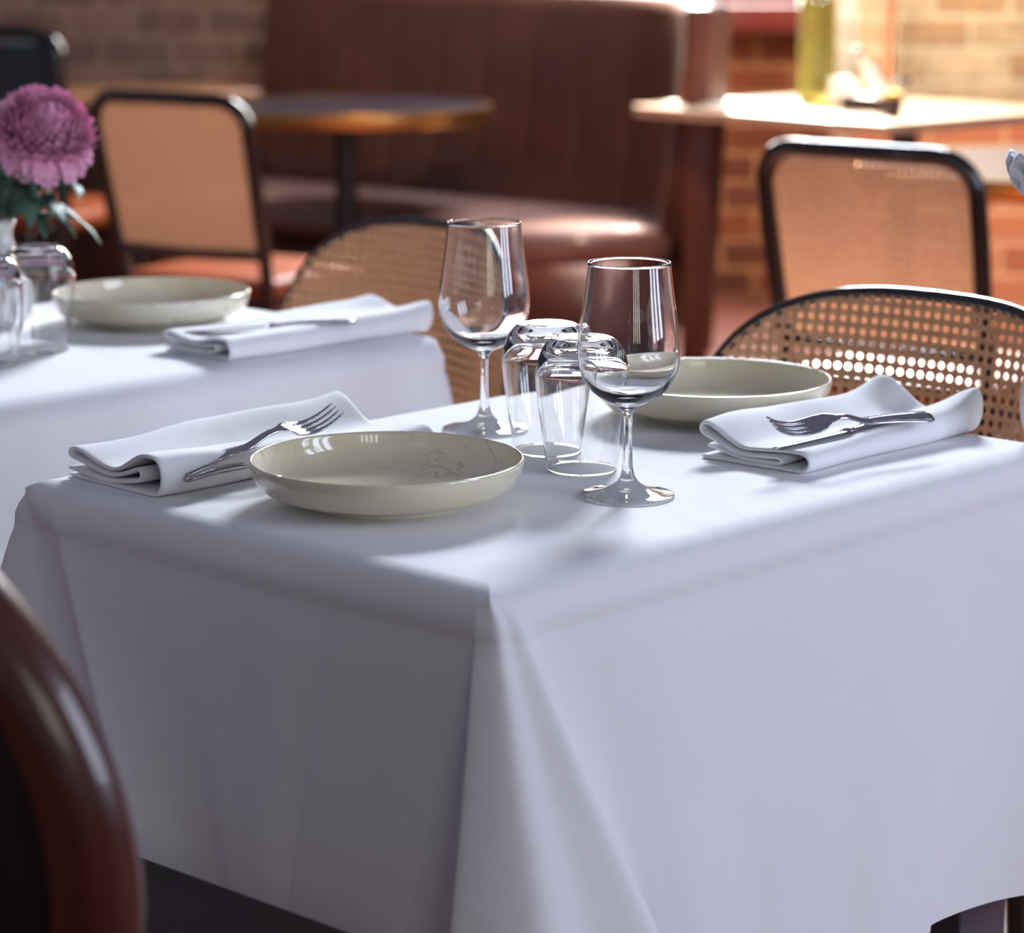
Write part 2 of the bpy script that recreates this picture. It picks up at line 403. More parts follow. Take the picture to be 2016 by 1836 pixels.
def cornerA(c):
    if c == 0:   # near corner, towards the camera
        return [(-.15, 0, -.25, .020), (-.09, 0, -.16, .006), (-.045, 0, -.08, -.016), (-.028, 0, -.032, -.016), (-.020, 0, -.014, .010), (-.012, .0, -.022, .044), (.0, 0, .020, .066), (.009, 0, .095, .084), (.016, 0, .170, .112), (.026, 0, .194, .070), (.042, 0, .204, .012), (.08, 0, .230, -.006), (.13, 0, .245, .012)]
    if c == 3:   # left corner
        return [(-.14, 0, -.28, .03), (-.08, 0, -.18, .075), (-.035, 0, -.09, .12), (-.010, 0, -.03, .15), (-.002, 0, .0, .13), (.006, 0, .035, .075), (.016, 0, .12, .005), (.03, 0, .220, -.020), (.044, 0, .262, .014), (.056, 0, .286, .050), (.08, 0, .305, .036), (.13, 0, .325, .022)]
    return [(-.14, 0, -.24, .02), (-.09, 0, -.15, .03), (-.03, 0, -.05, .07), (0, 0, .0, .10), (.03, 0, .06, .07), (.09, 0, .15, .03), (.14, 0, .22, .02)]
def table(name, fr, label, lab_cloth, seed, drop):
    o = thing(name, label, 'table', (fr(0, 0, 0)), TA, 'tables laid with white cloths')
    L, W = TL, TW
    boxobj('table_top', (L/2, W/2, .729), (L-.07, W-.07, .036), 'bar_top', o, bevel=.012)
    for x in (.075, L-.075):
        for y in (.075, W-.075): boxobj('leg', (x, y, .358), (.085, .085, .716), 'leg_grey', o, bevel=.004)
    c = obj('tablecloth', cloth_mesh(cornerA, L, W, drop, seed), 'cloth', loc=fr(0, 0), rot=(0, 0, TA))
    tag(c, lab_cloth, 'tablecloth', 'white tablecloths')
    return o
table('dining_table', A, 'square-legged dining table hidden under the front white tablecloth', 'large white tablecloth in front, holding two place settings and four clear glasses', 1, .437)
table('dining_table', lambda U, V, z=TZ: B(U-TL, V, z), 'square-legged dining table under the left rear white tablecloth', 'white tablecloth at left behind, under the purple flower', 2, .455)
# ------------------------------------------------------------------ plates
def plate(loc, label, s=1.0):
    pr = [(0, .004), (.062, .004), (.065, .0), (.073, .0), (.075, .006), (.094, .0085), (.111, .0145), (.1200, .0240), (.1235, .0330), (.1243, .0400), (.1232, .0418), (.1212, .0405), (.1195, .032), (.1155, .0222), (.105, .0142), (.088, .0118), (.05, .0112), (0, .0112)]
    pts = smooth_pts([(a, 0, b) for a, b in pr], 3); P = [(max(0, p.x), p.z) for p in pts]
    P[0] = (0, P[0][1]); P[-1] = (0, P[-1][1])
    o = obj('dinner_plate', lathe(P, 96), 'ceramic', loc=loc, rot=(0, 0, random.uniform(0, 6))); o.scale = (s, s, s)
    return tag(o, label, 'plate', 'coupe dinner plates')
PZ = TZ+.0004
def onA(px, py, z=PZ): return up(px, py, z)
plate(onA(762, 988), 'cream marbled dinner plate nearest the camera, beside the fork with raised tines')
plate(onA(1405, 817), 'cream dinner plate behind the front wine glass, next to the right-hand napkin')
plate(onA(301, 634), 'cream dinner plate on the left rear table in front of the cane chair', 1.03)
# ------------------------------------------------------------------ glasses
def fine(pr, n=5):
    pts = smooth_pts([(a, 0, b) for a, b in pr], n); P = [(max(0, p.x), p.z) for p in pts]
    P[0] = (0 if pr[0][0] == 0 else P[0][0], P[0][1]); P[-1] = (0 if pr[-1][0] == 0 else P[-1][0], P[-1][1]); return P
def wine_glass(loc, label, s=1.0):
    o = thing('wine_glass', label, 'wine glass', loc, 0, 'stemmed wine glasses')
    base = [(0, .0), (.030, .0002), (.0425, .0006), (.0432, .0018), (.042, .0028), (.030, .0050), (.018, .0085), (.0095, .0145), (.0055, .024), (.0044, .038), (.0040, .055), (.0042, .070), (.0052, .078), (.0095, .0835), (.0105, .0848), (0, .0852)]
    FB = fine(base)
    obj('stem_and_foot', lathe(FB, 64, [1 if (FB[k][1]+FB[k+1][1])/2 < .0022 else 0 for k in range(len(FB)-1)]), ['glass', 'thin'], o)
    T = .0012
    out = [(0.0, .0835), (.008, .0838), (.020, .0885), (.034, .0985), (.0435, .1135), (.0468, .131), (.0458, .150), (.0428, .172), (.0398, .194), (.0375, .2150)]
    inn = [(.0364, .2150), (.0386, .194), (.0416, .172), (.0446, .150), (.0455, .131), (.0421, .115), (.033, .102), (.020, .0945), (.008, .0925), (0, .0922)]
    P1 = fine(out, 6); P2 = fine(inn, 6)
    P = P1 + [(.0372, .2158), (.0368, .2158)] + P2
    # thick glass at the bowl bottom and rim, thin walls between
    mats = []
    for k in range(len(P)-1):
        z = (P[k][1]+P[k+1][1])/2
        mats.append(0)
    obj('bowl', lathe(P, 96, mats), ['glass', 'thin'], o)
    o.scale = (s, s, s); return o
def tumbler(loc, label, s=1.0, rz=0):
    # stemless glass standing upside down on its rim; thick base on top
    o = thing('stemless_tumbler', label, 'tumbler', loc, rz, 'upturned stemless tumblers')
    out = [(.0342, .0005), (.0362, .018), (.0398, .045), (.0432, .070), (.0448, .088), (.0440, .100), (.0408, .112), (.0350, .122), (.0285, .1275), (.020, .1290), (.014, .1285), (.0, .1278)]
    inn = [(0, .1165), (.014, .1165), (.024, .1155), (.0325, .112), (.0385, .105), (.0425, .096), (.0434, .088), (.0420, .070), (.0387, .045), (.0351, .018), (.0331, .0005)]
    P1 = fine(out, 5); P2 = fine(inn, 5)
    P = P1 + P2 + [(.0336, 0), (.0339, 0), P1[0]]
    mats = []
    for k in range(len(P)-1):
        z = (P[k][1]+P[k+1][1])/2; mats.append(0)
    obj('glass_body', lathe(P, 96, mats), ['glass', 'thin'], o)
    o.scale = (s, s, s); return o
wine_glass(onA(1235, 976), 'clear wine glass nearest the camera, in front of the right-hand cream plate')
wine_glass(onA(954, 846), 'clear wine glass further back, beside the front plate and in front of the cane chair')
tumbler(onA(1145, 923), 'upside-down clear tumbler just left of the nearest wine glass')
tumbler(onA(1077, 887), 'upside-down clear tumbler between the two wine glasses, behind the other tumbler')
tumbler(up(80, 688, PZ), 'upside-down clear tumbler below the purple flower on the left table')
tumbler(up(-22, 716, PZ), 'upside-down clear tumbler cut by the left edge of the photo')
# ------------------------------------------------------------------ napkins
def napkin(fr, U0, V0, L, W, prof0, prof1, label, seed, flare=.0, skew=0):
    """prof = (near hump, valley, far) heights; ribbon folded into four layers"""
    T = .0030; nx = 44; rnd = random.Random(seed)
    def ztop(t, y):
        h, va, fa = [lerp(a, b, sstep(t)) for a, b in zip(prof0, prof1)]
        yy = y/W
        if yy < .18: z = h
        elif yy < .55: z = lerp(h, va, sstep((yy-.18)/.37))
        else: z = lerp(va, fa, sstep((yy-.55)/.40))
        z += .0022*pnoise(Vector((t*4, yy*3, seed)))
        if t > .78: z += flare*((t-.78)/.22)**2*(.5+.5*math.cos(yy*2*PI*1.25))
        return z
    def path(t):
        P = []
        e = .004*math.sin(t*9+seed)
        def lay(y0, y1, k, n=14):
            for i in range(n+1):
                y = lerp(y0, y1, i/n); P.append((y, max(.0018, ztop(t, y)*k)))
        far = W-.004+e
        lay(far, .012, .0, 12)                                  # bottom sheet, on the cloth
        H = ztop(t, .0)
        for a in range(1, 8):                                  # rolled near side
            th = -PI/2 - PI*a/8; P.append((.012+.0115*math.cos(th), H*.5+.0009+(H*.5-.0009)*math.sin(th)))
        lay(.012, far-.006, 1.0, 18)                             # top sheet
        for a in range(1, 5):
            th = PI/2-PI*a/5; zt = ztop(t, far); P.append((far-.006+.007*math.cos(th), zt*.83+zt*.17*math.sin(th)))
        lay(far-.008, .034, .66, 12)
        P.append((.030, ztop(t, .03)*.50))
        lay(.034, far-.002, .33, 12)
        return P
    rows = []
    for i in range(nx+1):
        t = i/nx; x = t*L
        pts = path(t); row = []
        for j, (y, z) in enumerate(pts):
            lay_shift = .0035*math.sin(j*.13+seed) if t < .5 else .004*math.sin(j*.17+seed*2)
            xx = x + lay_shift*(1 if t < .03 or t > .97 else 1) + skew*y
            row.append(Vector((xx, y + .002*math.sin(x*30+seed), z)))
        rows.append(row)
    bm = bmesh.new(); grid(bm, rows)
    o = obj('folded_napkin', bm, 'napkin', loc=fr(U0, V0, PZ), rot=(0, 0, TA))
    md = o.modifiers.new('s', 'SOLIDIFY'); md.thickness = .0042; md.offset = 0
    md = o.modifiers.new('b', 'SUBSURF'); md.levels = 1; md.render_levels = 1
    tag(o, label, 'napkin', 'folded white napkins'); return o
napkin(A, .045, .458, .345, .150, (.035, .015, .027), (.016, .011, .035), 'folded white napkin left of the nearest plate, with fork tines rising from it', 3, .004)
napkin(A, .531, .098, .300, .138, (.019, .015, .036), (.030, .012, .032), 'folded white napkin at right, fork tines pointing left on it', 5, .016)
napkin(B, -.333, .027, .335, .130, (.026, .018, .024), (.030, .020, .030), 'folded white napkin on the left rear table beside its plate', 8, .008)
# ------------------------------------------------------------------ cutlery
def place_dir(o, p0, p1, roll=0):
    """local x runs from p0 to p1, z up"""
    X = (p1-p0).normalized(); Z = Vector((0, 0, 1)); Y = Z.cross(X).normalized(); Z = X.cross(Y)
    m = Matrix((X, Y, Z)).transposed().to_4x4(); o.matrix_world = Matrix.Translation(p0) @ m @ Matrix.Rotation(roll, 4, 'X')
def loft(bm, secs, seg=10):
    """secs: (x, y, z, halfwidth, halfthick)"""
    rings = []
    for x, y, z, a, b in secs:
        rings.append([bm.verts.new((x, y+a*math.cos(2*PI*k/seg), z+b*math.sin(2*PI*k/seg))) for k in range(seg)])
    for i in range(len(rings)-1):
        for k in range(seg): bm.faces.new((rings[i][k], rings[i][(k+1) % seg], rings[i+1][(k+1) % seg], rings[i+1][k]))
    bm.faces.new(rings[0][::-1]); bm.faces.new(rings[-1])
def handle_z(t): return .006*math.sin(t*PI)
def beads(o, L):
    bm = bmesh.new()
    for s in (-1, 1):
        for k in range(46):
            x = .008+(L-.012)*k/45; t = x/.115; hw = lerp(.0082, .0042, min(1, t))
            bmesh.ops.create_icosphere(bm, subdivisions=1, radius=.00085, matrix=Matrix.Translation((x, s*hw*.86, .0018+handle_z(min(1, t))*.5)))
    b = obj('beaded_edge', bm, 'steel', o); return b
def fork(p0, p1, label, roll=0, arch=.010):
    o = thing('fork', label, 'fork', group='steel forks')
    bm = bmesh.new()
    secs = []
    for i in range(19):
        t = i/18; x = .002+.118*t; a = lerp(.0085, .0038, sstep(t)) if t > .04 else .0055; b = lerp(.0017, .0022, t)
        secs.append((x, 0, handle_z(t)*.5 + .012*sstep((t-.65)/.35), a, b))
    for i in range(1, 9):
        t = i/8; secs.append((.120+.024*t, 0, .012+.003*math.sin(t*PI)-.006*t, lerp(.0038, .0115, sstep(t)), .0014))
    loft(bm, secs, 14); hn = obj('handle', bm, 'steel', o)
    # head: connected sheet with four tines
    bm = bmesh.new()
    def zz(x): s = (x-.142)/.060; return .0062 - .010*math.sin(min(1, s)*PI*.8)*.75 + .012*s*s
    W = [-.0118, -.0070, -.0056, -.0008, .0008, .0056, .0070, .0118]
    def rowf(x, k, sc=1): return [bm.verts.new((x, y*sc, zz(x)+8*y*y)) for y in W]
    xs = [.141, .146, .151, .155]; prev = None
    for x in xs:
        r = rowf(x, 0, 1 if x > .142 else .93)
        if prev:
            for k in range(7): bm.faces.new((prev[k], prev[k+1], r[k+1], r[k]))
        prev = r
    for q in range(4):
        a, b = prev[2*q], prev[2*q+1]; yc = (W[2*q]+W[2*q+1])/2
        for i in range(1, 9):
            t = i/8; x = .155+.047*t; hw = lerp(.0023, .0010, t)
            if i == 8: hw = .0004
            yy = yc*lerp(1, .93, t)
            c, d = bm.verts.new((x, yy-hw, zz(x)+8*yy*yy*(1-t*.5))), bm.verts.new((x, yy+hw, zz(x)+8*yy*yy*(1-t*.5)))
            bm.faces.new((a, b, d, c)); a, b = c, d
    h = obj('tines', bm, 'steel', o)
    md = h.modifiers.new('s', 'SOLIDIFY'); md.thickness = .0019; md.offset = 0
    md = h.modifiers.new('v', 'BEVEL'); md.width = .0004; md.segments = 2
    beads(hn, .10); place_dir(o, p0, p1, roll); return o
def knife(p0, p1, label, roll=0):
    o = thing('table_knife', label, 'knife', group='steel table knives')
    bm = bmesh.new(); secs = []
    for i in range(19):
        t = i/18; x = .002+.098*t; secs.append((x, 0, handle_z(t)*.3, lerp(.0088, .0052, sstep(t)) if t > .03 else .006, lerp(.0026, .0033, t)))
    secs += [(.104, 0, .0008, .0060, .0038), (.110, 0, .0005, .0075, .0026)]
    loft(bm, secs, 14); hn = obj('handle', bm, 'steel', o)
    bm = bmesh.new(); secs = []
    for i in range(17):
        t = i/16; x = .109+.106*t; hw = .0085+.0015*math.sin(t*PI) if t < .75 else lerp(.0096, .0012, ((t-.75)/.25)**1.6)
        secs.append((x, .0025*t*t, .0004, hw, lerp(.0013, .0006, t)))
    loft(bm, secs, 8); obj('blade', bm, 'steel', o)
    beads(hn, .09); place_dir(o, p0, p1, roll); return o
def at(px, py, z): return up(px, py, TZ+z)
fork(at(345, 934, .020), at(694, 815, .046), 'steel fork on the left napkin, tines raised, handle with beaded edge', .40)
knife(at(368, 944, .017), at(776, 859, .006), 'steel knife under the fork on the left napkin, its tip behind the front plate', -.25)
fork(at(1838, 820, .034), at(1537, 851, .036), 'steel fork on the right-hand napkin, tines pointing left', -.50)
knife(at(1808, 818, .028), at(1492, 889, .022), 'steel knife beside the fork on the right-hand napkin', .2)
knife(at(702, 632, .030), at(386, 652, .024), 'steel knife in the folds of the napkin on the left rear table', .1)
# ------------------------------------------------------------------ cane armchairs at the cloth tables
def barrel_chair(name, label, loc, rz):
    o = thing(name, label, 'chair', loc, rz, 'cane barrel-back chairs at the cloth tables')
    hw, zt, zb = .272, .848, .475; zc, hh = (zt+zb)/2, (zt-zb)/2
    def yb(x, z): return -.235 + .95*x*x - (z-.47)*.16
    def half(z):
        q = abs((z-zc)/hh)
        return hw*(max(0, 1-q**2.6))**(1/3.0)
    for side, dy in (('front', .007), ('rear', -.007)):
        bm = bmesh.new(); uvl = bm.loops.layers.uv.new('UVMap'); rows = []; co_ = {}
        nz = 30
        for i in range(nz+1):
            z = zc - hh*.995*math.cos(PI*i/nz); h_ = half(z); r = []
            for k in range(41):
                x = h_*(2*k/40-1); vv = bm.verts.new((x, yb(x, z)+dy, z)); r.append(vv)
                s_ = x*(1+.3*x*x*3); co_[vv] = (s_ + (.0 if dy > 0 else .004), z + (.0 if dy > 0 else .003))
            rows.append(r)
        for i in range(nz):
            for k in range(40): bm.faces.new((rows[i][k], rows[i][k+1], rows[i+1][k+1], rows[i+1][k]))
        for f in bm.faces:
            for lp in f.loops: lp[uvl].uv = co_[lp.vert]
        p = obj('cane_panel', bm, 'cane', o)
    path = []
    for i in range(96):
        a = 2*PI*i/96; ca, sa = math.cos(a), math.sin(a)
        z = zc + hh*math.copysign(abs(sa)**(2/2.6), sa); x = hw*math.copysign(abs(ca)**(2/3.0), ca)
        path.append(Vector((x*1.008, yb(x, z), zc+(z-zc)*1.012)))
    bm = bmesh.new(); tube(bm, path, .0052, 12, True, flat=(1, 1.4)); obj('back_rim', bm, 'bentwood', o)
    seat = bmesh.new()
    rows = []
    for rr, zz in ((0.01, .478), (.12, .478), (.19, .475), (.215, .466), (.222, .452), (.215, .440), (.19, .436), (.01, .436)):
        rows.append([Vector((rr*1.08*math.copysign(abs(math.cos(a))**.8, math.cos(a)), rr*math.copysign(abs(math.sin(a))**.8, math.sin(a))-.005, zz)) for a in [2*PI*i/48 for i in range(48)]])
    vs = grid(seat, rows, True); seat.faces.new(vs[0]); seat.faces.new(vs[-1]); obj('seat', seat, 'seat_leather', o)
    for sx in (-1, 1):
        for sy, top in ((1, .44), (-1, .60)):
            b = bmesh.new(); y0 = .175*sy if sy > 0 else -.19
            tube(b, smooth_pts([(sx*.20, y0*1.15, 0), (sx*.195, y0*1.08, .2), (sx*.188, y0, .42), (sx*(.19 if sy > 0 else .175), y0-(0 if sy > 0 else .028), top)], 5), .0145, 10); obj('leg', b, 'bentwood', o)
    return o
cA = A(.975, .300, 0)
barrel_chair('cane_barrel_chair', 'rounded cane-back chair at right, behind the front table and its right-hand napkin', cA - u*(.235), TA+PI/2+math.radians(0))
c1 = up(772, 430, .86); c1.z = 0
barrel_chair('cane_barrel_chair', 'rounded cane-back chair behind the left rear table, seen past the further wine glass', c1 - u*.235, TA+PI/2)
# NOTE chair local +y is its front: rotate so that front faces -u
for o in [q for q in COL.objects if q.name.startswith('cane_barrel_chair')]: o.rotation_euler = (0, 0, TA+PI/2-(math.radians(9) if o.name.endswith('1') else 0))
# ------------------------------------------------------------------ square-back cane chairs further off
def cafe_chair(name, label, loc, rz):
    o = thing(name, label, 'chair', loc, rz, 'square-back cane cafe chairs')
    hw = .205
    def yb(z): return -.20 - .22*max(0, z-.45)
    pts = [(-hw*.92, -.235, 0), (-hw*.95, -.205, .25), (-hw*.97, yb(.46), .46), (-hw, yb(.62), .62), (-hw*1.02, yb(.78), .78), (-hw*.99, yb(.84), .84), (-hw*.80, yb(.875)-.008, .875), (-.08, yb(.88)-.022, .880),
           (.08, yb(.88)-.022, .880), (hw*.80, yb(.875)-.008, .875), (hw*.99, yb(.84), .84), (hw*1.02, yb(.78), .78), (hw, yb(.62), .62), (hw*.97, yb(.46), .46), (hw*.95, -.205, .25), (hw*.92, -.235, 0)]
    bm = bmesh.new(); tube(bm, smooth_pts(pts, 6), .0155, 12, flat=(1, 1.05)); obj('back_frame', bm, 'bentwood', o)
    bm = bmesh.new(); uvl = bm.loops.layers.uv.new('UVMap'); rows = []; cc = {}
    for i in range(21):
        z = lerp(.535, .868, i/20); h_ = hw*lerp(.98, 1.0, i/20) - .004
        if z > .82: h_ -= .045*((z-.82)/.048)**2
        r = []
        for k in range(21):
            x = h_*(2*k/20-1); q = bm.verts.new((x, yb(z)-.018*(1-(x/hw)**2)*sstep((z-.45)/.4), z)); cc[q] = (x, z); r.append(q)
        rows.append(r)
    for i in range(20):
        for k in range(20): bm.faces.new((rows[i][k], rows[i][k+1], rows[i+1][k+1], rows[i+1][k]))
    for f in bm.faces:
        for lp in f.loops: lp[uvl].uv = cc[lp.vert]
    obj('cane_panel', bm, 'cane_fine', o)
    bm = bmesh.new(); tube(bm, smooth_pts([(-hw*.98, yb(.53), .53), (0, yb(.53)-.012, .527), (hw*.98, yb(.53), .53)], 6), .013, 10); obj('lower_rail', bm, 'bentwood', o)
    bm = bmesh.new(); box(bm, (0, .0, .452), (.41, .42, .045), 0, .02); obj('seat', bm, 'seat_leather', o)
    bm = bmesh.new(); box(bm, (0, .0, .415), (.40, .41, .04), 0, .012); obj('seat_frame', bm, 'mahogany', o)
    for sx in (-1, 1):
        b = bmesh.new(); tube(b, smooth_pts([(sx*.185, .20, 0), (sx*.182, .19, .2), (sx*.175, .175, .41)], 5), [.011]*5+[.014]*6, 10); obj('leg', b, 'bentwood', o)
    b = bmesh.new(); tube(b, smooth_pts([(-.18, .185, .2), (-.17, 0, .2), (-.18, -.2, .2)], 5), .009, 8); obj('stretcher', b, 'bentwood', o)
    b = bmesh.new(); tube(b, smooth_pts([(.18, .185, .2), (.17, 0, .2), (.18, -.2, .2)], 5), .009, 8); obj('stretcher', b, 'bentwood', o)
    return o
def place_cafe(px, py, yawdeg, label):
    p = up(px, py, .88); f = Vector((math.sin(math.radians(yawdeg)), math.cos(math.radians(yawdeg)), 0))
    p.z = 0; p = p + f*.31; return cafe_chair('cane_cafe_chair', label, p, -math.radians(yawdeg))
place_cafe(318, 192, 30, 'dark-framed square cane-back chair beside the purple flower, at the round brass-edged table')
place_cafe(1694, 298, 38, 'dark-framed square cane-back chair below the sunlit table at right')
# ------------------------------------------------------------------ round pedestal tables
def round_table(name, c, r, th, label, mtop='tabletop_dark'):
    o = thing(name, label, 'table', (c.x, c.y, 0), 0)
    h = .75
    auto(obj('table_top', lathe([(0, h-.03), (r-.004, h-.03), (r-.004, h), (0, h)], 96), mtop, o))
    auto(obj('edge_band', lathe([(r-.004, h-th), (r, h-th+.002), (r+.002, h-th+.006), (r+.002, h-.004), (r, h+.001), (r-.006, h+.001), (r-.006, h-th), (r-.004, h-th)], 96), 'brass', o))
    auto(obj('pedestal', lathe([(0, .02), (.032, .02), (.032, h-.045), (.10, h-.04), (.10, h-.03), (0, h-.03)], 32), 'iron', o))
    auto(obj('base', lathe([(0, 0), (.21, 0), (.21, .008), (.15, .018), (.04, .030), (0, .03)], 48), 'iron', o))
    return o
rt = up(680, 206, .75)
round_table('round_pedestal_table', rt, .412, .042, 'round dark table with a brass edge in front of the brown booth')
rt2 = up(2075, 322, .75)
round_table('round_pedestal_table', rt2, .43, .042, 'round dark table cut by the right edge, behind the right cane cafe chair')
# table G rectangular behind the left cafe chair
g = thing('square_pedestal_table', 'pale-edged table behind the left cane cafe chair, against the brown brick wall', 'table', (up(515, 172, .75).x-.43, up(515, 172, .75).y+.02, 0), math.radians(20))
boxobj('table_top', (0, 0, .732), (.72, .60, .036), 'bar_top', g, bevel=.006)
auto(obj('pedestal', lathe([(0, .02), (.03, .02), (.03, .714), (0, .714)], 24), 'iron', g)); auto(obj('base', lathe([(0, 0), (.2, 0), (.2, .01), (.04, .03), (0, .03)], 32), 'iron', g))
# ------------------------------------------------------------------ oak table by the window (right)
EZ = .78
E1, E2 = up(1245, 206, EZ), up(1742, 243, EZ)
ex = (E2-E1); el = ex.length; ex.normalize(); ang = math.atan2(ex.y, ex.x); ey = Vector((-ex.y, ex.x, 0))
e = thing('oak_table', 'sunlit varnished table by the window, carrying bottles and jars', 'table', (E1.x, E1.y, 0), ang)
boxobj('table_top', (el/2, .38, EZ-.015), (el, .76, .030), 'window_top', e, bevel=.006)
for x, y in ((.62, .38),):
    auto(obj('pedestal', lathe([(0, .02), (.035, .02), (.035, EZ-.03), (0, EZ-.03)], 24), 'iron', e, loc=(x, y, 0)))
    auto(obj('base', lathe([(0, 0), (.24, 0), (.24, .01), (.05, .03), (0, .03)], 32), 'iron', e, loc=(x, y, 0)))
def EP(px, py): q = up(px, py, EZ+.0003); return q
mc = tag(boxobj('menu_card', (0, 0, .002), (.30, .20, .004), 'paper', bevel=.001), 'white menu card lying on the sunlit table by the window', 'menu'); mc.location = EP(1440, 205); mc.rotation_euler = (0, 0, ang+.1)
q = EP(1607, 203)
b = thing('tall_green_bottle', 'tall olive-green bottle standing on the table by the window', 'bottle', q)
obj('bottle_body', lathe(fine([(0, 0), (.046, .001), (.052, .006), (.052, .02), (.052, .25), (.049, .275), (.030, .31), (.018, .33), (.016, .40), (.0, .40)], 3), 32), 'olive', b)
auto(obj('bottle_cap', lathe([(0, .40), (.019, .40), (.019, .43), (0, .43)], 24), 'brass', b))
q = EP(1652, 206)
b = thing('white_jug', 'small white porcelain jug right of the olive-green bottle', 'jug', q)
obj('jug_body', lathe(fine([(0, 0), (.024, 0), (.032, .01), (.034, .03), (.026, .055), (.029, .07), (.026, .069), (.022, .055), (.028, .03), (0, .01)], 3), 32), 'white_ceramic', b)
bm = bmesh.new(); tube(bm, smooth_pts([(.028, 0, .058), (.05, 0, .05), (.05, 0, .03), (.031, 0, .02)], 5), .004, 8); obj('handle', bm, 'white_ceramic', b)
tray = tag(boxobj('condiment_caddy', (0, 0, .02), (.14, .09, .04), 'dark_tray', bevel=.006), 'dark condiment caddy on the table by the window', 'caddy'); tray.location = EP(1716, 218); tray.rotation_euler = (0, 0, ang)
def leaning(name, label, px, py, zb, L, r, tilt, body, cap):
    p = EP(px, py); b = thing(name, label, 'bottle', (p.x, p.y, EZ+zb)); b.rotation_euler = (0, tilt, 0)
    auto(obj('bottle_body', lathe([(0, 0), (r, 0), (r, L*.55), (r*.9, L*.62), (r*.55, L*.75), (r*.5, L), (0, L)], 20), body, b))
    auto(obj('bottle_cap', lathe([(0, L), (r*.7, L), (r*.7, L*1.16), (0, L*1.16)], 20), cap, b)); return b
leaning('sauce_bottle', 'white sauce bottle with a red cap leaning left in the caddy', 1735, 222, .042, .12, .017, -.5, 'white_ceramic', 'red_cap')
def jar(px, py, r, h, body, cap, label):
    p = EP(px, py); b = thing('condiment_jar', label, 'jar', p)
    auto(obj('jar_body', lathe([(0, 0), (r, 0), (r, h*.8), (0, h*.8)], 24), body, b)); auto(obj('jar_lid', lathe([(0, h*.8), (r*1.04, h*.8), (r*1.04, h), (0, h)], 24), cap, b)); return b
jar(1758, 232, .020, .065, 'dark_tray', 'yellow', 'small dark jar with a yellow lid at the front of the condiments')
jar(1775, 222, .018, .09, 'thin', 'steel', 'slim glass shaker with a steel top, rightmost of the condiments')
cp = tag(auto(obj('copper_pipe', lathe([(0, 0), (.016, 0), (.016, 2.2), (0, 2.2)], 20), 'copper')), 'vertical copper pipe in front of the pale brick wall', 'pipe'); 
pp = upd(1748, 150, 7.70); cp.location = (pp.x, 7.70, 1.0-.18)
# ------------------------------------------------------------------ booth
b0, b1 = up(520, 346, .44), up(1225, 412, .44)
bd = (b1-b0); bd.z = 0; bd.normalize(); bn = Vector((bd.y, -bd.x, 0))   # bn towards the room
if bn.y > 0: bn = -bn
R = .30
plan = [b0 - bd*.15 + bd*t for t in (0, .3, .6, .9, 1.2)]
plan = [b0.lerp(b1, t) for t in (0, .2, .4, .6, .8, 1.0)]
arc = [Vector((.395, 7.52, 0)), Vector((.430, 7.38, 0)), Vector((.442, 7.24, 0))]
endp = Vector((.445, 7.10, 0))
full = smooth_pts([Vector((p.x, p.y, 0)) for p in plan+arc+[endp]], 10)
booth = thing('booth', 'curved brown leather banquette with channelled back, below the bright window', 'booth', (0, 0, 0))
def sweep(path, prof, chan=None):
    rows = []
    ln = 0
    for i, p in enumerate(path):
        t = (path[min(i+1, len(path)-1)]-path[max(i-1, 0)]).normalized(); n_ = Vector((t.y, -t.x, 0))
        if i: ln += (path[i]-path[i-1]).length
        row = []
        for (d, z) in prof:
            k = chan(ln)*(1 if .5 < z < 1.05 and d > 0 else 0) if chan else 0
            row.append(Vector((p.x, p.y, 0)) + n_*(d-k) + Vector((0, 0, z)))
        rows.append(row)
    bm = bmesh.new(); vs = grid(bm, rows, True); bm.faces.new(vs[0]); bm.faces.new(vs[-1]); return bm
def dense(path, n=2):
    return smooth_pts(path, n)
fp = dense(full, 3)
chan = lambda s: .022*math.exp(-((((s+.07) % .19)-.095)/.016)**2)
obj('channelled_back', sweep(fp, [(-.10, .10), (-.14, 1.02), (-.12, 1.045), (-.08, 1.055), (-.045, 1.045), (-.03, 1.01), (.0, .8), (.028, .6), (.04, .5), (.045, .44), (.0, .40)], chan), 'booth', booth)
obj('seat_cushion', sweep(full, [(.02, .36), (.02, .442), (.10, .448), (.42, .448), (.50, .435), (.525, .41), (.52, .37), (.50, .345), (.1, .345)]), 'booth_seat', booth)
obj('plinth', sweep(full, [(.0, 0), (.0, .35), (.47, .35), (.47, 0)]), 'booth_base', booth)
ep = full[-1]
bm = bmesh.new(); box(bm, (ep.x+.05, ep.y-.02, .52), (.075, .055, 1.04), 0, .012)
obj('end_panel', bm, 'booth_base', booth)
# ------------------------------------------------------------------ teal chair at far left
def teal_chair(loc, rz):
    o = thing('upholstered_chair', 'dark teal upholstered chair at the top left, behind the purple flower', 'chair', loc, rz)
    bm = bmesh.new(); box(bm, (0, -.22, .76), (.42, .05, .36), 0, .02); obj('backrest', bm, 'teal', o)
    bm = bmesh.new(); tube(bm, smooth_pts([(-.20, -.25, 0), (-.22, -.22, .45), (-.235, -.24, .85), (-.20, -.245, .955), (0, -.25, .965), (.20, -.245, .955), (.235, -.24, .85), (.22, -.22, .45), (.20, -.25, 0)], 6), .022, 10); obj('back_frame', bm, 'bentwood', o)
    bm = bmesh.new(); box(bm, (0, .02, .45), (.46, .46, .06), 0, .025); obj('seat', bm, 'seat_leather', o)
    for sx in (-1, 1):
        b = bmesh.new(); tube(b, [Vector((sx*.2, .2, 0)), Vector((sx*.2, .2, .43))], .017, 10); obj('leg', b, 'bentwood', o)
    return o
t_ = up(60, 62, .965); teal_chair((t_.x-.02, t_.y+.2, 0), math.radians(-25))
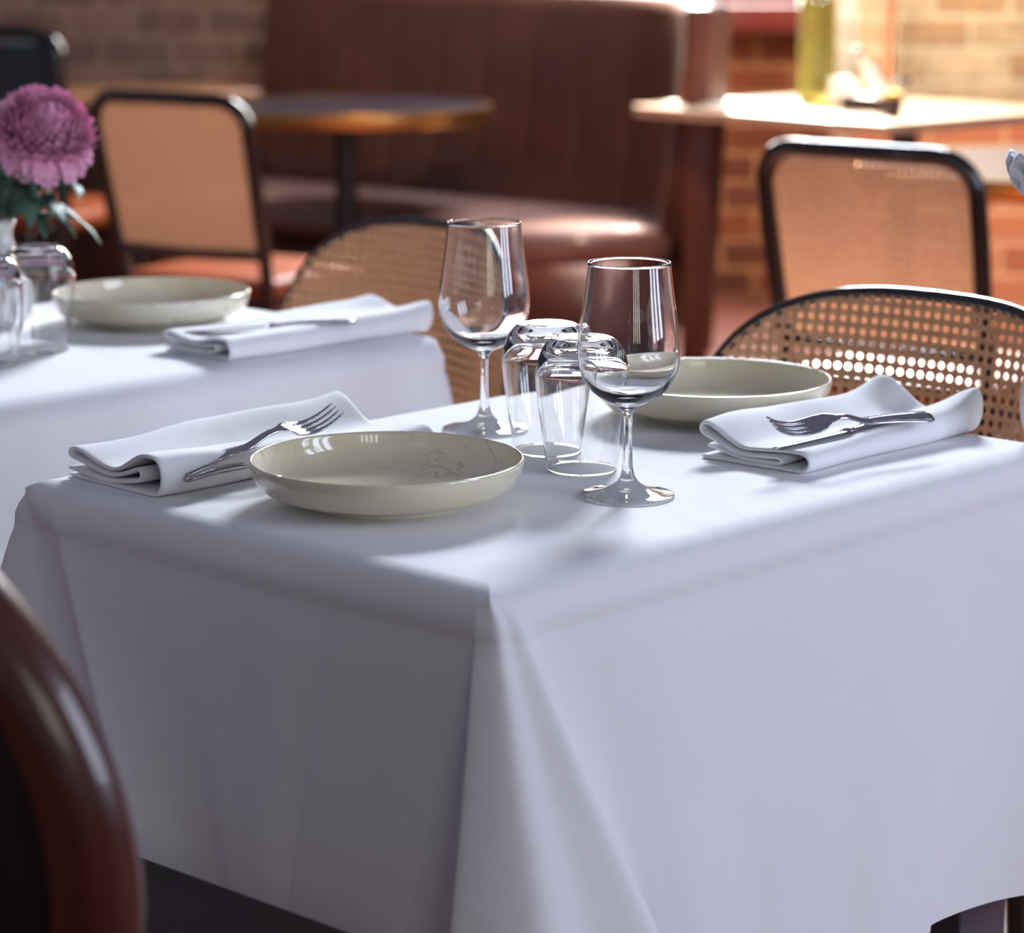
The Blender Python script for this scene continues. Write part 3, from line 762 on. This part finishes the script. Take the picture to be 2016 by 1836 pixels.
# ------------------------------------------------------------------ vases and flowers
def chrysanthemum(head_c, R, label, matp, npet, vase_top, mname):
    o = thing(mname, label, 'flower', vase_top)
    hc = head_c - vase_top
    bm = bmesh.new(); rnd = random.Random(4)
    ax = Vector((.25, -.45, .75)).normalized()
    q = ax.to_track_quat('Z', 'Y')
    for i in range(npet):
        f = (i+.5)/npet; ph = i*2.39996; th = math.acos(1-1.45*f)
        d = Vector((math.sin(th)*math.cos(ph), math.sin(th)*math.sin(ph), math.cos(th)))
        L = R*(.62+.38*f**.4)*rnd.uniform(.9, 1.06); side = d.cross(Vector((0, 0, 1)))
        if side.length < .01: side = Vector((1, 0, 0))
        side.normalize(); upv = side.cross(d)
        wd = R*.095; prev = None
        for k in range(5):
            t = k/4; r_ = L*(.25+.75*t); curl = -R*.24*sstep((t-.55)/.45)*(1 if f < .75 else -.3)
            c = d*r_ + upv*(R*.10*math.sin(t*PI)) 
            if k == 4: c = c*.965 + upv*(-curl)
            ww = wd*(.5, .8, 1, .95, .35)[k]
            a = bm.verts.new(hc + q @ (c - side*ww + d*ww*.35)); m = bm.verts.new(hc + q @ (c - d*ww*.15)); b = bm.verts.new(hc + q @ (c + side*ww + d*ww*.35))
            if prev:
                bm.faces.new((prev[0], prev[1], m, a)); bm.faces.new((prev[1], prev[2], b, m))
            prev = (a, m, b)
    h = obj('flower_head', bm, matp, o)
    bm = bmesh.new(); tube(bm, smooth_pts([Vector((0, 0, -.06)), Vector((.0, 0, .03)), hc*.6+Vector((.005, 0, 0)), hc-q @ Vector((0, 0, R*.25))], 6), .0035, 8); obj('stem', bm, 'leaf', o)
    return o
def leaf(parent, base, tip, w, droop=.01, seed=0):
    bm = bmesh.new(); rnd = random.Random(seed); n = 14
    d = tip-base; L = d.length; side = d.cross(Vector((0, 0, 1))).normalized(); upv = side.cross(d).normalized()
    prev = None
    for k in range(n+1):
        t = k/n; ww = w*math.sin(PI*min(1, t*.93+.05))**.8*(1 + .35*math.sin(t*PI*5+seed))
        c = base + d*t + upv*(droop*math.sin(t*PI))
        a = bm.verts.new(c - side*ww + upv*ww*.3); m = bm.verts.new(c); b = bm.verts.new(c + side*ww + upv*ww*.3)
        if prev: bm.faces.new((prev[0], prev[1], m, a)); bm.faces.new((prev[1], prev[2], b, m))
        prev = (a, m, b)
    lf = obj('leaf', bm, 'leaf', parent); md = lf.modifiers.new('s', 'SOLIDIFY'); md.thickness = .0006; return lf
vb = up(8, 640, PZ)                     # vase foot on the left table
va = thing('bud_vase', 'white porcelain bud vase under the purple flower at the left edge', 'vase', vb)
obj('vase_body', lathe(fine([(0, 0), (.022, .0), (.033, .012), (.038, .04), (.032, .075), (.018, .105), (.0155, .122), (.020, .135), (.0175, .136), (.013, .122), (.0, .10)], 5), 48), 'white_ceramic', va)
vt = vb + Vector((0, 0, .128))
hd = upd(84, 268, vb.y+.01)
fl = chrysanthemum(hd, .073, 'large mauve-pink chrysanthemum in the vase on the left table', 'petal', 460, vt, 'chrysanthemum')
def px3(x, y, dy=0): return upd(x, y, vb.y+dy) - vt
LV = [(70, 370, 165, 385, -.02, .017), (60, 400, 200, 482, .01, .014), (40, 390, 130, 440, -.03, .018), (30, 330, 5, 400, -.02, .018), (50, 350, 60, 450, -.03, .017), (20, 380, -30, 450, 0, .016), (80, 350, 120, 395, .02, .018), (30, 300, -30, 340, .0, .016), (60, 420, 150, 470, .03, .014), (45, 340, 95, 420, 0, .016),
      (20, 320, 70, 380, -.03, .017), (30, 360, 105, 455, .01, .016), (15, 300, 45, 350, -.02, .016), (40, 420, 90, 470, -.02, .014), (10, 350, 20, 440, .02, .018), (75, 330, 160, 405, .0, .016)]
for i, (bx, by, tx, ty, dy, w_) in enumerate(LV):
    leaf(fl, px3(bx, by), px3(tx, ty, dy), w_, .012, i)
vb2 = A(.80, -.005+.055, PZ); vb2 = up(2078, 868, PZ)
va2 = thing('bud_vase', 'white porcelain bud vase on the front table, holding a white flower at the right edge', 'vase', vb2)
vcopy = [c for c in va.children][0].copy(); COL.objects.link(vcopy); vcopy.parent = va2
vt2 = vb2 + Vector((0, 0, .128)); hd2 = upd(2048, 343, vb2.y)
bm = bmesh.new()
fw = thing('white_flower', 'white flower just entering the right edge of the photo', 'flower', vt2)
hc = hd2-vt2
for i in range(8):
    a = i*2*PI/8; rr = .036 if i % 2 else .030; rows = []
    for j in range(9):
        t = j/8; row = []
        for k in range(9):
            s_ = (k/8-.5)*2; wid = .022*math.sin(PI*(.12+.80*t))**.7
            c_ = Vector((math.cos(a), math.sin(a), 0)); p_ = Vector((-math.sin(a), math.cos(a), 0))
            row.append(hc + c_*(rr*(.1+.9*t)) + p_*(wid*s_) + Vector((0, 0, -.022+.042*sstep(t)*(1-.25*s_*s_)+(.003 if i % 2 else 0))))
        rows.append(row)
    grid(bm, rows)
h = obj('flower_head', bm, 'petal_white', fw); md = h.modifiers.new('s', 'SOLIDIFY'); md.thickness = .001
bm = bmesh.new(); tube(bm, smooth_pts([Vector((0, 0, -.06)), Vector((0, 0, .03)), hc*.6+Vector((.004, 0, 0)), hc-Vector((0, 0, .012))], 6), .002, 8); obj('stem', bm, 'leaf', fw)
# ------------------------------------------------------------------ foreground chair
fcx = upd(-280, 1570, 1.62)
fr_ = thing('round_back_chair', 'dark mahogany round-back chair in the left foreground, at the near end of the front table', 'chair', (fcx.x, fcx.y, 0), math.radians(-44))
def fg_chair(o):
    Rb = .178; zc = fcx.z
    # backrest: dished oval disc with a thick rounded rim, standing in local xz plane
    def ring(prs, nm, mt):
        rows = []
        for r_, yy in prs:
            row = []
            for i in range(96):
                a = 2*PI*i/96; x = 1.30*r_*math.cos(a); z = r_*1.36*math.sin(a)
                row.append(Vector((x, yy + .8*x*x - z*.12, zc+z)))
            rows.append(row)
        bm = bmesh.new(); vs = grid(bm, rows, True)
        if prs[0][0] < .01: bm.faces.new(vs[0]); bm.faces.new(vs[-1])
        else:
            n = len(vs[0])
            for k in range(n): bm.faces.new((vs[-1][k], vs[-1][(k+1) % n], vs[0][(k+1) % n], vs[0][k]))
        obj(nm, bm, mt, o)
    ring(((.001, -.012), (.05, -.012), (.10, -.011), (.155, -.008), (.155, .0), (.10, .0), (.05, .0), (.001, .0)), 'back_panel', 'dark_seat')
    ring(((.152, -.004), (.152, .008), (.155, .014), (.160, .016), (.170, .014), (.177, .007), (.180, -.006), (.178, -.020), (.171, -.029), (.160, -.033), (.154, -.030), (.152, -.020)), 'back_rim', 'mahogany')
    for sx in (-1, 1):
        b = bmesh.new(); tube(b, smooth_pts([(sx*.19, -.06, 0), (sx*.18, -.01, .3), (sx*.17, .03, .46), (sx*.13, .0, zc-.14)], 6), .017, 12); obj('leg', b, 'mahogany', o)
        b = bmesh.new(); tube(b, smooth_pts([(sx*.19, .47, 0), (sx*.185, .44, .43)], 4), .017, 12); obj('leg', b, 'mahogany', o)
    return o
fg_chair(fr_)
s0, s1 = up(300, 1690, .50), up(705, 1836, .50)
sd = (s1-s0).normalized(); sn = Vector((-sd.y, sd.x, 0)); sn = -sn if sn.y > 0 else sn
mid = s0 + sd*.10
bm = bmesh.new(); box(bm, (0, 0, 0), (.48, .42, .035), 0, .006)
st = obj('seat', bm, 'dark_seat'); c = mid + sn*.21; c.z = .4825
st.parent = fr_; st.matrix_parent_inverse = Matrix.Identity(4)
bpy.context.view_layer.update()
mw = Matrix.Translation(c) @ Matrix.Rotation(math.atan2(sd.y, sd.x), 4, 'Z')
st.matrix_local = fr_.matrix_world.inverted() @ mw
